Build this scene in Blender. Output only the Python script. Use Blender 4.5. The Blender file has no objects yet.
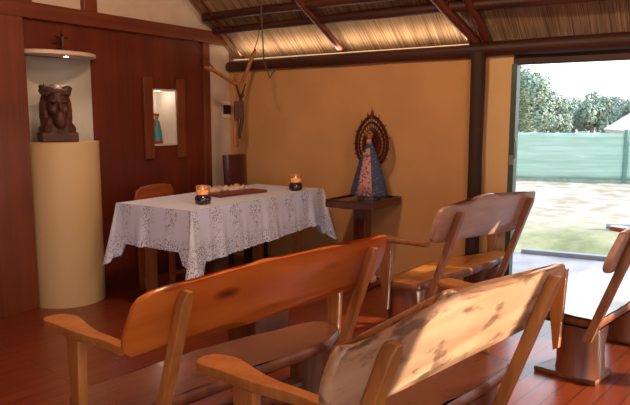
import bpy, bmesh, math, random
from mathutils import Vector, Matrix, noise
PI = math.pi
random.seed(7)
C = bpy.context.scene.collection
R = math.radians

# ------------------------------------------------------------------ materials
def new_mat(name):
    m = bpy.data.materials.new(name); m.use_nodes = True
    nt = m.node_tree
    return m, nt, nt.nodes['Principled BSDF']

def N(nt, t, **kw):
    n = nt.nodes.new(t)
    for k, v in kw.items():
        if k in n.inputs: n.inputs[k].default_value = v
        else: setattr(n, k, v)
    return n

def ramp(nt, fac, stops):
    r = nt.nodes.new('ShaderNodeValToRGB')
    while len(r.color_ramp.elements) < len(stops): r.color_ramp.elements.new(0.5)
    for e, (p, c) in zip(r.color_ramp.elements, stops):
        e.position = p; e.color = (*c, 1) if len(c) == 3 else c
    nt.links.new(fac, r.inputs['Fac'])
    return r

def coords(nt, scale=(1, 1, 1), rot=(0, 0, 0), loc=(0, 0, 0)):
    tc = nt.nodes.new('ShaderNodeTexCoord'); mp = nt.nodes.new('ShaderNodeMapping')
    mp.inputs['Scale'].default_value = scale; mp.inputs['Rotation'].default_value = rot; mp.inputs['Location'].default_value = loc
    nt.links.new(tc.outputs['Object'], mp.inputs['Vector'])
    return mp.outputs['Vector']

def mix(nt, fac, a, b, blend='MIX'):
    m = nt.nodes.new('ShaderNodeMix'); m.data_type = 'RGBA'; m.blend_type = blend
    for s, v in ((0, fac), (6, a), (7, b)):
        if hasattr(v, 'is_linked') or isinstance(v, bpy.types.NodeSocket): nt.links.new(v, m.inputs[s])
        else: m.inputs[s].default_value = v if s == 0 else (*v, 1)
    return m.outputs[2]

def bump(nt, bs, h, strength=0.2, dist=0.01):
    b = nt.nodes.new('ShaderNodeBump'); b.inputs['Strength'].default_value = strength; b.inputs['Distance'].default_value = dist
    nt.links.new(h, b.inputs['Height']); nt.links.new(b.outputs['Normal'], bs.inputs['Normal'])

def wood(name, light, dark, axis='X', rough=0.35, grain=16.0, knots=0.0, coat=0.0, bark=0.0, barkcol=(.05, .02, .01), off=0.0, along=1.1):
    m, nt, bs = new_mat(name)
    s = [grain, grain, grain]; s['XYZ'.index(axis)] = along
    v = coords(nt, tuple(s), loc=(off, off, off))
    n1 = N(nt, 'ShaderNodeTexNoise', Scale=1.0, Detail=5.0, Roughness=.6, Distortion=.8)
    nt.links.new(v, n1.inputs['Vector'])
    r1 = ramp(nt, n1.outputs['Fac'], [(.3, dark), (.66, light)])
    col = r1.outputs['Color']
    v2 = coords(nt, (2.2, 2.2, 2.2), loc=(off, 3, 1))
    n2 = N(nt, 'ShaderNodeTexNoise', Scale=1.0, Detail=2.0)
    nt.links.new(v2, n2.inputs['Vector'])
    r2 = ramp(nt, n2.outputs['Fac'], [(.3, (.72, .66, .6)), (.7, (1.0, 1.0, 1.0))])
    col = mix(nt, 1.0, col, r2.outputs['Color'], 'MULTIPLY')
    if knots:
        sk = [6.0, 6.0, 6.0]; sk['XYZ'.index(axis)] = 2.6
        v3 = coords(nt, tuple(sk), loc=(off * 1.7, .3, .1))
        vo = N(nt, 'ShaderNodeTexVoronoi', Scale=1.0); nt.links.new(v3, vo.inputs['Vector'])
        r3 = ramp(nt, vo.outputs['Distance'], [(.06, (.22, .1, .06)), (.13, (.62, .5, .4)), (.2, (1, 1, 1))])
        col = mix(nt, knots, col, r3.outputs['Color'], 'MULTIPLY')
    if bark:
        v4 = coords(nt, (7, 14, 14), rot=(0, .5, 0), loc=(off, 0, 5))
        n4 = N(nt, 'ShaderNodeTexNoise', Scale=1.0, Detail=4.0, Roughness=.6); nt.links.new(v4, n4.inputs['Vector'])
        r4 = ramp(nt, n4.outputs['Fac'], [(.53, (0, 0, 0)), (.62, (bark, bark, bark))])
        col = mix(nt, r4.outputs['Color'], col, barkcol)
    nt.links.new(col, bs.inputs['Base Color'])
    bs.inputs['Roughness'].default_value = rough
    bs.inputs['Coat Weight'].default_value = coat
    bs.inputs['Coat Roughness'].default_value = .18
    bump(nt, bs, n1.outputs['Fac'], .12, .004)
    return m

def plain(name, col, rough=.6, metal=0.0, var=.12, sc=6.0, bmp=0.0, coat=0.0):
    m, nt, bs = new_mat(name)
    v = coords(nt, (sc, sc, sc))
    n = N(nt, 'ShaderNodeTexNoise', Scale=1.0, Detail=4.0); nt.links.new(v, n.inputs['Vector'])
    d = tuple(c * (1 - var) for c in col); l = tuple(min(1, c * (1 + var)) for c in col)
    r = ramp(nt, n.outputs['Fac'], [(.35, d), (.65, l)])
    nt.links.new(r.outputs['Color'], bs.inputs['Base Color'])
    bs.inputs['Roughness'].default_value = rough; bs.inputs['Metallic'].default_value = metal
    bs.inputs['Coat Weight'].default_value = coat
    if bmp: bump(nt, bs, n.outputs['Fac'], bmp, .01)
    return m

def emis(name, col, strength):
    m, nt, bs = new_mat(name)
    bs.inputs['Base Color'].default_value = (*col, 1)
    bs.inputs['Emission Color'].default_value = (*col, 1); bs.inputs['Emission Strength'].default_value = strength
    return m

def floor_mat(name, l1, l2, dark, rough):
    m, nt, bs = new_mat(name)
    v = coords(nt, (1, 1, 1), rot=(0, 0, R(8.0)))
    b = N(nt, 'ShaderNodeTexBrick', Scale=1.0)
    b.inputs['Brick Width'].default_value = 2.6; b.inputs['Row Height'].default_value = .105
    b.inputs['Mortar Size'].default_value = .003; b.inputs['Mortar Smooth'].default_value = .3; b.offset = .37
    b.inputs['Color1'].default_value = (*l1, 1); b.inputs['Color2'].default_value = (*l2, 1); b.inputs['Mortar'].default_value = (*dark, 1)
    nt.links.new(v, b.inputs['Vector'])
    v2 = coords(nt, (1.6, 24, 10), rot=(0, 0, R(8.0)))
    n = N(nt, 'ShaderNodeTexNoise', Scale=1.0, Detail=4.0); nt.links.new(v2, n.inputs['Vector'])
    r = ramp(nt, n.outputs['Fac'], [(.3, (.80, .76, .72)), (.68, (1, 1, 1))])
    col = mix(nt, 1.0, b.outputs['Color'], r.outputs['Color'], 'MULTIPLY')
    nt.links.new(col, bs.inputs['Base Color'])
    v3 = coords(nt, (5, 5, 5)); n3 = N(nt, 'ShaderNodeTexNoise', Scale=1.0, Detail=3.0); nt.links.new(v3, n3.inputs['Vector'])
    r3 = ramp(nt, n3.outputs['Fac'], [(.3, (rough - .03,) * 3), (.7, (rough + .05,) * 3)])
    nt.links.new(r3.outputs['Color'], bs.inputs['Roughness'])
    bs.inputs['Coat Weight'].default_value = .25; bs.inputs['Coat Roughness'].default_value = .25
    bump(nt, bs, b.outputs['Fac'], -.3, .004)
    return m

M = {}
M['floor'] = floor_mat('floor_boards', (.245, .047, .015), (.20, .035, .011), (.03, .008, .004), .30)
M['porch'] = plain('porch_boards', (.23, .22, .23), .5, var=.25, sc=3)
M['plaster'] = plain('white_plaster', (.58, .44, .36), .85, var=.05, bmp=.1)
M['orange'] = plain('ochre_plaster', (.56, .285, .115), .8, var=.06, sc=2.5, bmp=.08)
M['tanwall'] = plain('tan_plaster', (.66, .42, .2), .8, var=.05, sc=3)
M['panel'] = wood('panel_wood', (.155, .022, .006), (.10, .012, .004), 'Z', .42, 9, along=.5)
M['panel_light'] = wood('panel_frame_wood', (.21, .050, .018), (.13, .027, .010), 'Z', .42, 12, along=.6)
M['trim'] = wood('trim_wood', (.18, .038, .014), (.11, .020, .007), 'X', .42, 12, along=.5)
M['log'] = wood('dark_log', (.085, .018, .009), (.02, .005, .003), 'Y', .55, 12, along=1)
M['log_red'] = wood('red_rafter', (.15, .026, .010), (.08, .014, .006), 'X', .4, 8)
M['post'] = wood('dark_post_wood', (.055, .020, .013), (.02, .008, .006), 'Z', .8, 12)
M['bench_o'] = wood('orange_bench_wood', (.76, .20, .03), (.54, .115, .014), 'X', .28, 9, knots=1.0, coat=.25, off=1.3)
M['bench_edge'] = wood('bark_edge_wood', (.60, .27, .12), (.34, .13, .05), 'X', .4, 20, coat=.2)
M['bench_p'] = wood('pale_bench_wood', (.78, .48, .30), (.60, .33, .18), 'X', .34, 9, coat=.2, bark=.85, barkcol=(.20, .10, .06), off=4.2)
M['bench_q'] = wood('brown_bench_wood', (.58, .34, .25), (.42, .22, .15), 'X', .32, 10, knots=.3, coat=.25, off=7.7)
M['post_o'] = wood('bench_post_wood', (.58, .23, .06), (.40, .13, .03), 'Z', .3, 18, coat=.25)
M['post_q'] = wood('brown_post_wood', (.38, .16, .08), (.24, .09, .04), 'Z', .32, 18, coat=.25)
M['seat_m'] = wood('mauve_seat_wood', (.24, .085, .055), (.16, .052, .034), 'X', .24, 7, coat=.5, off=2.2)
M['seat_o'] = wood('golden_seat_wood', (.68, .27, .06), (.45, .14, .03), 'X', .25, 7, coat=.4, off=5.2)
M['seat_p'] = wood('sky_paled_seat_wood', (.50, .43, .38), (.38, .31, .26), 'X', .2, 7, coat=.8, off=9.2)  # base colour paled to stand in for the sky's reflection
M['stump'] = wood('stump_wood', (.32, .10, .04), (.13, .035, .014), 'Z', .4, 10, knots=.4, coat=.2)
M['stump_dark'] = wood('dark_stump_wood', (.16, .05, .02), (.08, .02, .008), 'Z', .45, 10)
M['pedestal'] = plain('cream_laminate', (.62, .43, .22), .45, var=.02, sc=2)
M['niche'] = plain('niche_lining', (.62, .55, .47), .6, var=.03)
M['canopy'] = plain('canopy_paint', (.62, .48, .40), .5, var=.03)
M['chrome'] = plain('chrome', (.8, .8, .8), .2, 1.0, var=.02)
M['bust'] = wood('carved_dark_wood', (.11, .030, .016), (.04, .012, .007), 'Z', .55, 14)
M['driftwood'] = wood('branch_wood', (.44, .19, .07), (.25, .09, .03), 'Z', .5, 18)
M['dark_plaque'] = wood('plaque_wood', (.16, .04, .018), (.07, .016, .008), 'X', .4, 14)
M['leather'] = plain('dark_leather', (.07, .014, .010), .3, var=.3, sc=14, bmp=.2, coat=.3)
M['chair'] = wood('chair_wood', (.42, .105, .022), (.27, .055, .012), 'X', .35, 9)
M['legwood'] = wood('table_leg_wood', (.40, .14, .05), (.25, .075, .025), 'Z', .4, 14)
M['tabletop'] = wood('table_top_wood', (.20, .07, .04), (.14, .045, .02), 'X', .4, 9)
M['book'] = plain('red_leather_cover', (.20, .045, .035), .4, var=.15)
M['paper'] = plain('page_edges', (.6, .5, .4), .8)
M['linen'] = plain('pink_linen', (.72, .50, .44), .85, var=.06, bmp=.2)
M['candle_base'] = plain('dark_glass', (.03, .012, .02), .12, var=.3, coat=.6)
M['wax'] = emis('glowing_wax', (.95, .50, .26), .55)
M['flame'] = emis('flame', (1, .5, .18), 3.0)
M['tray'] = wood('mahogany', (.11, .020, .009), (.05, .008, .004), 'X', .22, 10, coat=.4)
M['rope'] = plain('dark_cord', (.10, .05, .03), .8)
M['metal_green'] = plain('grey_green_metal', (.07, .10, .09), .4, .3)
M['iron'] = plain('door_steel', (.35, .38, .38), .35, .7)
M['skin'] = plain('painted_face', (.45, .22, .14), .5)
M['gold'] = plain('antique_gold', (.35, .13, .05), .4, .6, sc=30, var=.5)
M['silver'] = plain('aged_silver', (.24, .20, .19), .4, .5, sc=40, var=.5)
M['black'] = plain('black_wood', (.012, .006, .006), .5)
M['white'] = plain('white_card', (.7, .62, .55), .7)
M['halo'] = plain('dark_red_metal', (.07, .012, .008), .35, .3, sc=30, var=.5)
M['cable'] = plain('kerb_timber', (.20, .22, .24), .7)
M['kerb_top'] = plain('weathered_timber', (.42, .45, .46), .7)
M['roof_far'] = plain('thatch_far', (.52, .42, .34), .9)
M['house_wall'] = plain('house_wall', (.6, .42, .32), .9)
M['trunk'] = plain('tree_bark', (.30, .25, .2), .9)

def glass_amber():
    m, nt, bs = new_mat('amber_glass')
    v = coords(nt, (30, 30, 30)); n = N(nt, 'ShaderNodeTexNoise', Scale=1.0); nt.links.new(v, n.inputs['Vector'])
    r = ramp(nt, n.outputs['Fac'], [(.3, (.85, .45, .2)), (.7, (1, .75, .5))])
    nt.links.new(r.outputs['Color'], bs.inputs['Base Color'])
    bs.inputs['Transmission Weight'].default_value = .75; bs.inputs['Roughness'].default_value = .15
    return m
M['amber'] = glass_amber()

def fabric_pattern(name, base, fleck, sc, thr=.5):
    m, nt, bs = new_mat(name)
    v = coords(nt, (sc, sc, sc)); vo = N(nt, 'ShaderNodeTexVoronoi', Scale=1.0); nt.links.new(v, vo.inputs['Vector'])
    r = ramp(nt, vo.outputs['Distance'], [(thr - .08, fleck), (thr + .05, base)])
    nt.links.new(r.outputs['Color'], bs.inputs['Base Color']); bs.inputs['Roughness'].default_value = .7
    return m
M['blue'] = fabric_pattern('blue_brocade', (.03, .045, .11), (.10, .10, .14), 40, .35)
M['pink'] = fabric_pattern('pink_brocade', (.50, .24, .24), (.20, .05, .07), 42, .42)

def thatch():
    m, nt, bs = new_mat('reed_thatch')
    v = coords(nt, (2.2, 130, 2.2)); n = N(nt, 'ShaderNodeTexNoise', Scale=1.0, Detail=3.0); nt.links.new(v, n.inputs['Vector'])
    r = ramp(nt, n.outputs['Fac'], [(.34, (.19, .10, .05)), (.5, (.38, .23, .13)), (.68, (.56, .39, .24))])
    v2 = coords(nt, (1.2, 12, 1.2)); n2 = N(nt, 'ShaderNodeTexNoise', Scale=1.0, Detail=3.0); nt.links.new(v2, n2.inputs['Vector'])
    r2 = ramp(nt, n2.outputs['Fac'], [(.3, (.62, .58, .55)), (.6, (1, 1, 1))])
    col = mix(nt, 1.0, r.outputs['Color'], r2.outputs['Color'], 'MULTIPLY')
    nt.links.new(col, bs.inputs['Base Color']); bs.inputs['Roughness'].default_value = .9
    bump(nt, bs, n.outputs['Fac'], .8, .02)
    return m
M['thatch'] = thatch()

def lace():
    m, nt, bs = new_mat('lace_cloth')
    uv = nt.nodes.new('ShaderNodeUVMap')
    def mp(s, l=(0, 0, 0)):
        k = nt.nodes.new('ShaderNodeMapping'); k.inputs['Scale'].default_value = s; k.inputs['Location'].default_value = l
        nt.links.new(uv.outputs['UV'], k.inputs['Vector']); return k.outputs['Vector']
    vo = N(nt, 'ShaderNodeTexVoronoi', Scale=1.0); nt.links.new(mp((95, 80, 1)), vo.inputs['Vector'])
    hole = ramp(nt, vo.outputs['Distance'], [(.32, (1, 1, 1)), (.45, (0, 0, 0))])
    # medallions repeated along the hem, v is metres from the table edge
    sx = nt.nodes.new('ShaderNodeSeparateXYZ'); nt.links.new(uv.outputs['UV'], sx.inputs[0])
    def math_(op, a, b=None):
        k = nt.nodes.new('ShaderNodeMath'); k.operation = op
        for i, x in enumerate((a, b)):
            if x is None: continue
            if isinstance(x, (int, float)): k.inputs[i].default_value = x
            else: nt.links.new(x, k.inputs[i])
        return k.outputs[0]
    cu = math_('COSINE', math_('MULTIPLY', sx.outputs[0], 2 * PI / .235))
    vv = sx.outputs[1]
    sv = math_('SINE', math_('MULTIPLY', vv, 2 * PI / .30))
    nz = N(nt, 'ShaderNodeTexNoise', Scale=1.0, Detail=2.0); nt.links.new(mp((22, 22, 1)), nz.inputs['Vector'])
    med = math_('ADD', math_('ADD', math_('MULTIPLY', cu, .55), math_('MULTIPLY', sv, .25)), math_('MULTIPLY', math_('SUBTRACT', nz.outputs['Fac'], .5), 2.0))
    band = math_('MULTIPLY', math_('SUBTRACT', vv, .23), 7.0)     # the hem is lace all the way round
    msk = math_('MAXIMUM', med, band)
    mr = ramp(nt, msk, [(-0.0, (.12, .12, .12)), (.40, (1, 1, 1))])
    onskirt = math_('GREATER_THAN', vv, .015)
    f = math_('MULTIPLY', math_('MULTIPLY', hole.outputs['Color'], mr.outputs['Color']), onskirt)
    base_thin = math_('MULTIPLY', onskirt, .06)
    f = math_('MAXIMUM', math_('MULTIPLY', f, .75), base_thin)
    tr = nt.nodes.new('ShaderNodeBsdfTransparent'); mx = nt.nodes.new('ShaderNodeMixShader')
    out = nt.nodes['Material Output']
    nt.links.new(f, mx.inputs[0]); nt.links.new(bs.outputs[0], mx.inputs[1]); nt.links.new(tr.outputs[0], mx.inputs[2])
    nt.links.new(mx.outputs[0], out.inputs['Surface'])
    bs.inputs['Base Color'].default_value = (.68, .73, .98, 1); bs.inputs['Roughness'].default_value = .9  # bluish base colour carries the cool daylight on the white cloth
    bs.inputs['Subsurface Weight'].default_value = 0
    return m
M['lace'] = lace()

def ground():
    m, nt, bs = new_mat('dry_grass')
    v = coords(nt, (.45, 1.1, 1), rot=(0, 0, .5)); n = N(nt, 'ShaderNodeTexNoise', Scale=1.0, Detail=7.0, Roughness=.65); nt.links.new(v, n.inputs['Vector'])
    r = ramp(nt, n.outputs['Fac'], [(.34, (.12, .135, .05)), (.48, (.23, .225, .11)), (.60, (.31, .28, .19))])
    sx = nt.nodes.new('ShaderNodeSeparateXYZ'); tc = nt.nodes.new('ShaderNodeTexCoord'); nt.links.new(tc.outputs['Object'], sx.inputs[0])
    mr = N(nt, 'ShaderNodeMapRange'); mr.inputs['From Min'].default_value = 9.0; mr.inputs['From Max'].default_value = 12.0
    nt.links.new(sx.outputs[0], mr.inputs['Value'])
    n2 = N(nt, 'ShaderNodeTexNoise', Scale=2.5, Detail=5.0); nt.links.new(tc.outputs['Object'], n2.inputs['Vector'])
    r2 = ramp(nt, n2.outputs['Fac'], [(.38, (.24, .19, .135)), (.6, (.41, .36, .285))])
    col = mix(nt, mr.outputs[0], r.outputs['Color'], r2.outputs['Color'])
    nt.links.new(col, bs.inputs['Base Color']); bs.inputs['Roughness'].default_value = .95
    bump(nt, bs, n2.outputs['Fac'], .6, .05)
    return m
M['ground'] = ground()

def leafmat(name, a, b):
    m, nt, bs = new_mat(name)
    v = coords(nt, (1.2, 1.2, 1.2)); n = N(nt, 'ShaderNodeTexNoise', Scale=1.0, Detail=3.0); nt.links.new(v, n.inputs['Vector'])
    r = ramp(nt, n.outputs['Fac'], [(.35, a), (.65, b)])
    nt.links.new(r.outputs['Color'], bs.inputs['Base Color']); bs.inputs['Roughness'].default_value = .8
    return m
M['leaf_c'] = leafmat('conifer_needles', (.13, .19, .12), (.30, .36, .23))  # foliage greens greyed and paled to carry the distant haze
M['leaf_g'] = leafmat('tree_leaves', (.17, .23, .17), (.29, .36, .28))

def netmat():
    m, nt, bs = new_mat('shade_net')
    v = coords(nt, (.8, .8, 14)); n = N(nt, 'ShaderNodeTexNoise', Scale=1.0, Detail=4.0, Distortion=.5); nt.links.new(v, n.inputs['Vector'])
    r = ramp(nt, n.outputs['Fac'], [(.35, (.26, .40, .31)), (.6, (.34, .47, .38)), (.72, (.42, .54, .45))])  # net greens paled to carry the haze over the yard
    nt.links.new(r.outputs['Color'], bs.inputs['Base Color']); bs.inputs['Roughness'].default_value = .7
    return m
M['net'] = netmat()

# ------------------------------------------------------------------ mesh helpers
class MB:
    def __init__(s): s.bm = bmesh.new()
    def box(s, x0, x1, y0, y1, z0, z1, mat=None):
        vs = [s.bm.verts.new(p) for p in ((x0,y0,z0),(x1,y0,z0),(x1,y1,z0),(x0,y1,z0),(x0,y0,z1),(x1,y0,z1),(x1,y1,z1),(x0,y1,z1))]
        if mat is not None:
            for v in vs: v.co = mat @ v.co
        for f in ((0,3,2,1),(4,5,6,7),(0,1,5,4),(1,2,6,5),(2,3,7,6),(3,0,4,7)): s.bm.faces.new([vs[i] for i in f])
        return s
    def prism(s, pts, fn, a, b, sub=0, shrink=0.0, edge=0):
        """outline pts (u,v); fn(u,v,w) -> xyz ; from w=a to w=b, edges rounded by shrink"""
        cu = sum(p[0] for p in pts)/len(pts); cv = sum(p[1] for p in pts)/len(pts)
        n = len(pts)
        def off(d):
            out = []
            for i in range(n):
                p0, p1, p2 = Vector(pts[i-1]), Vector(pts[i]), Vector(pts[(i+1) % n])
                t = (p2 - p0)
                if t.length < 1e-9: t = Vector((1, 0))
                t.normalize(); nn = Vector((t.y, -t.x))
                out.append((p1.x - nn.x * d * s.sg, p1.y - nn.y * d * s.sg))
            return out
        area = sum(pts[i-1][0]*pts[i][1]-pts[i][0]*pts[i-1][1] for i in range(n))
        s.sg = 1 if area > 0 else -1
        e = shrink; th = b - a
        rings = [(e, a), (e*.3, a + min(abs(e), abs(th)*.3)*math.copysign(1, th)), (0, a + th*.5), (e*.3, b - min(abs(e), abs(th)*.3)*math.copysign(1, th)), (e, b)] if e else [(0, a), (0, b)]
        rv = []
        for d, w in rings: rv.append([s.bm.verts.new(fn(u, v, w)) for u, v in off(d)])
        for r0, r1 in zip(rv, rv[1:]):
            for i in range(n): s.bm.faces.new((r0[i-1], r0[i], r1[i], r1[i-1])).material_index = edge
        for r in (rv[0], rv[-1]):
            f = s.bm.faces.new(r)
            bmesh.ops.triangulate(s.bm, faces=[f], ngon_method='EAR_CLIP')
        return s
    def tube(s, pts, rad, seg=10, jit=0.0, squash=1.0):
        pts = [Vector(p) for p in pts]; n = len(pts)
        if not hasattr(rad, '__len__'): rad = [rad] * n
        rings = []; prev = None
        for i, p in enumerate(pts):
            t = (pts[min(i+1, n-1)] - pts[max(i-1, 0)]).normalized()
            up = Vector((0, 0, 1)) if abs(t.z) < .9 else Vector((0, 1, 0))
            if prev is not None:
                u = (prev - t * prev.dot(t)).normalized()
            else: u = t.cross(up).normalized()
            prev = u; w = t.cross(u)
            ring = []
            for k in range(seg):
                a = 2*PI*k/seg; r = rad[i] * (1 + jit * noise.noise(Vector((math.cos(a)*1.3, math.sin(a)*1.3, i*.9 + p.x*3))))
                ring.append(s.bm.verts.new(p + u*math.cos(a)*r + w*math.sin(a)*r*squash))
            rings.append(ring)
        for a, b in zip(rings, rings[1:]):
            for k in range(seg): s.bm.faces.new((a[k-1], a[k], b[k], b[k-1]))
        s.bm.faces.new(rings[0]); s.bm.faces.new(rings[-1])
        return s
    def lathe(s, prof, c=(0, 0, 0), seg=24, sx=1, sy=1, a0=0, a1=2*PI, jit=0, mat=None, cap=True):
        full = abs(a1 - a0 - 2*PI) < 1e-6; k = seg if full else seg + 1
        rings = []
        for i, (r, z) in enumerate(prof):
            ring = []
            for j in range(k):
                a = a0 + (a1-a0)*j/seg
                rr = r * (1 + jit * noise.noise(Vector((math.cos(a)*1.6 + c[0], math.sin(a)*1.6, z*4))))
                p = Vector((c[0] + rr*math.cos(a)*sx, c[1] + rr*math.sin(a)*sy, c[2] + z))
                ring.append(s.bm.verts.new(mat @ p if mat else p))
            rings.append(ring)
        for a, b in zip(rings, rings[1:]):
            for j in range(k if full else k-1):
                j2 = (j+1) % k
                s.bm.faces.new((a[j], a[j2], b[j2], b[j]))
        if cap:
            for ring in (rings[0], rings[-1]):
                if (ring[0].co - ring[len(ring)//2].co).length > 1e-6: s.bm.faces.new(ring)
        return s
    def ball(s, c, r, seg=14, mat=None):
        if not hasattr(r, '__len__'): r = (r, r, r)
        m = Matrix.Translation(c) @ (mat if mat else Matrix()) @ Matrix.Diagonal((*r, 1))
        bmesh.ops.create_uvsphere(s.bm, u_segments=seg, v_segments=max(6, seg*2//3), radius=1, matrix=m)
        return s
    def build(s, name, mat, parent=None, smooth=True, bevel=0.0, angle=40, remesh=0, disp=0):
        bmesh.ops.remove_doubles(s.bm, verts=s.bm.verts, dist=1e-6)
        bmesh.ops.recalc_face_normals(s.bm, faces=s.bm.faces)
        if smooth:
            for f in s.bm.faces: f.smooth = True
            for e in s.bm.edges:
                if len(e.link_faces) == 2 and e.calc_face_angle(0) > R(angle): e.smooth = False
        me = bpy.data.meshes.new(name); s.bm.to_mesh(me); s.bm.free()
        for m in (mat if isinstance(mat, (list, tuple)) else [mat]): me.materials.append(m)
        o = bpy.data.objects.new(name, me); C.objects.link(o)
        if parent: o.parent = parent
        if bevel:
            b = o.modifiers.new('bevel', 'BEVEL'); b.width = bevel; b.segments = 2; b.limit_method = 'ANGLE'; b.angle_limit = R(45)
        if remesh:
            r = o.modifiers.new('remesh', 'REMESH'); r.mode = 'VOXEL'; r.voxel_size = remesh; r.use_smooth_shade = True
            sm = o.modifiers.new('smooth', 'SMOOTH'); sm.iterations = 2; sm.factor = .5
        return o

def tag(o, label, cat=None, group=None, kind=None):
    o['label'] = label
    if cat: o['category'] = cat
    if group: o['group'] = group
    if kind: o['kind'] = kind
    return o
def thing(name, label, cat, loc=(0, 0, 0), rz=0.0, group=None):
    o = bpy.data.objects.new(name, None); C.objects.link(o); o.location = loc; o.rotation_euler = (0, 0, rz)
    o.empty_display_size = .1
    return tag(o, label, cat, group)
def struct(o, label=None):
    o['kind'] = 'structure'
    if label: o['label'] = label
    return o

# ------------------------------------------------------------------ room shell
YA = 4.607; XR = 5.2
m = MB(); m.box(-3.1, XR + .12, -3.1, 4.96, -.06, 0)
struct(m.build('floor', M['floor'], smooth=False), 'reddish varnished plank floor of the chapel')
m = MB(); m.box(XR + .12, 7.15, -2.5, 2.35, -.10, -.002)
struct(m.build('porch_floor', M['porch'], smooth=False), 'pale weathered porch floor outside the doorway')
# roof planes (reed thatch, ridge above the aisle)
SL = .80; Z0 = 2.19
def rz_(x): return Z0 + SL * (XR - x)
m = MB()
for (xa, xb) in ((1.1, XR + .13),):
    pts = [(xa, rz_(xa)), (xb, rz_(xb)), (xb, rz_(xb) + .22), (xa, rz_(xa) + .22)]
    m.prism(pts, lambda u, v, w: (u, w, v), -3.3, 5.2)
m.build_obj = None
struct(m.build('ceiling', M['thatch'], smooth=False), 'reed thatch roof underside sloping down to the side wall')
m = MB()
pts = [(1.1, rz_(1.1)), (-3.13, rz_(1.1) - SL*4.23), (-3.13, rz_(1.1) - SL*4.23 + .22), (1.1, rz_(1.1) + .22)]
m.prism(pts, lambda u, v, w: (u, w, v), -3.3, 5.2)
struct(m.build('ceiling', M['thatch'], smooth=False), 'far slope of the reed thatch roof')

# altar wall: plaster above and to the right, wood panelling with two niches
def yslab(xs0, xs1, z0, z1, y0=YA, y1=4.96, mb=None):
    mb.box(xs0, xs1, y0, y1, z0, z1); return mb
m = MB()
m.prism([(-3.05, 2.30), (XR, 2.30), (XR, rz_(XR) + .02), (1.1, rz_(1.1) + .02), (-3.05, rz_(1.1) - SL*4.15)][:], lambda u, v, w: (u, w, v), YA + .02, 4.96)
yslab(4.82, XR, 0, 2.3, YA + .02, 4.96, m)
struct(m.build('wall_far', M['plaster'], smooth=False), 'white plastered gable wall behind the altar')
m = MB()
yslab(-3.05, 2.865, 0, 2.26, mb=m); yslab(2.865, 3.445, 0, 1.28, mb=m); yslab(2.865, 3.445, 2.00, 2.26, mb=m)
yslab(3.445, 4.10, 0, 2.26, mb=m); yslab(4.10, 4.39, 0, 1.25, mb=m); yslab(4.10, 4.39, 1.76, 2.26, mb=m); yslab(4.39, 4.82, 0, 2.26, mb=m)
struct(m.build('wall_panelling', M['panel'], smooth=False), 'dark red-brown wood panelling on the altar wall')
tr = []
def trim(n, x0, x1, z0, z1, y0, mat, label, y1=YA, bev=.006):
    m = MB(); m.box(x0, x1, y0, y1, z0, z1)
    return struct(m.build('trim_%d' % n, mat, smooth=False, bevel=bev), label)
trim(1, -3.0, 5.16, 2.25, 2.372, YA - .05, M['trim'], 'long horizontal timber rail across the altar wall', YA + .03)
trim(2, 2.50, 2.83, 0, 2.25, YA - .05, M['panel_light'], 'wide vertical plank beside the cream pedestal')
trim(3, 4.765, 4.86, 0, 2.25, YA - .03, M['panel_light'], 'vertical timber ending the panelling near the corner', YA + .03)
trim(4, 3.985, 4.095, 1.12, 1.87, YA - .03, M['panel_light'], 'upright strip on the pedestal side of the small wall niche')
trim(5, 4.395, 4.50, 1.12, 1.87, YA - .03, M['panel_light'], 'upright strip on the corner side of the small wall niche')
trim(6, 3.39, 3.52, 2.372, 3.6, YA - .03, M['panel_light'], 'short timber stud on the plaster above the rail, right of the pedestal', YA + .03)
trim(7, 2.80, 2.93, 2.372, 3.6, YA - .03, M['panel_light'], 'short timber stud on the plaster above the rail, over the pedestal edge', YA + .03)

# right side wall, openings at the doorway
m = MB(); m.box(XR, XR + .14, 1.80, 4.96, 0, 2.06)
struct(m.build('wall_right', M['orange'], smooth=False), 'ochre orange side wall')
m = MB(); m.box(XR, XR + .12, 1.60, 1.80, 0, 2.04)
struct(m.build('wall_right_return', M['tanwall'], smooth=False), 'tan strip of wall between the post and the doorway')
m = MB(); m.box(XR, XR + .14, -.65, .63, 0, 2.04); m.box(XR, XR + .14, -3.0, -.65, 1.63, 2.04)  # unseen wall piece and low header, shaped to hold back the sun
struct(m.build('wall_right_near', M['orange'], smooth=False))
m = MB(); m.box(XR + .02, XR + .10, -3.0, 1.62, 1.925, 2.04)
struct(m.build('trim_9', M['log'], smooth=False, bevel=.005), 'lintel board above the doorway')
m = MB(); m.box(XR - .005, XR + .09, 1.565, 1.61, 0, 1.93)
struct(m.build('door_1', M['metal_green'], smooth=False, bevel=.004), 'grey-green metal edge of the sliding door at the opening')
dh = bpy.data.objects['door_1']
m = MB(); m.tube([(XR-.005, 1.56, 1.33), (XR-.035, 1.545, 1.32), (XR-.04, 1.54, 1.26), (XR-.035, 1.545, 1.19), (XR-.005, 1.56, 1.18)], .008, 8)
m.box(XR-.012, XR-.004, 1.56, 1.60, 1.12, 1.20)
o = m.build('door_handle', M['iron'], dh); o['label'] = 'curved steel door handle'

m = MB(); m.box(XR + .145, XR + .80, .595, .63, .01, 2.35, Matrix.Identity(4))  # unseen leaf added to stop sun stripes coming through the doorway
d2 = struct(m.build('sun_blocking_leaf', M['panel_light'], smooth=False, bevel=.004), 'unseen wooden leaf added on the porch to block the sun')
m = MB(); m.tube([(XR + .72, .63, 1.0), (XR + .72, .665, 1.0), (XR + .66, .67, 1.0)], .009, 8); m.build('door_handle', M['iron'], d2)
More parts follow.
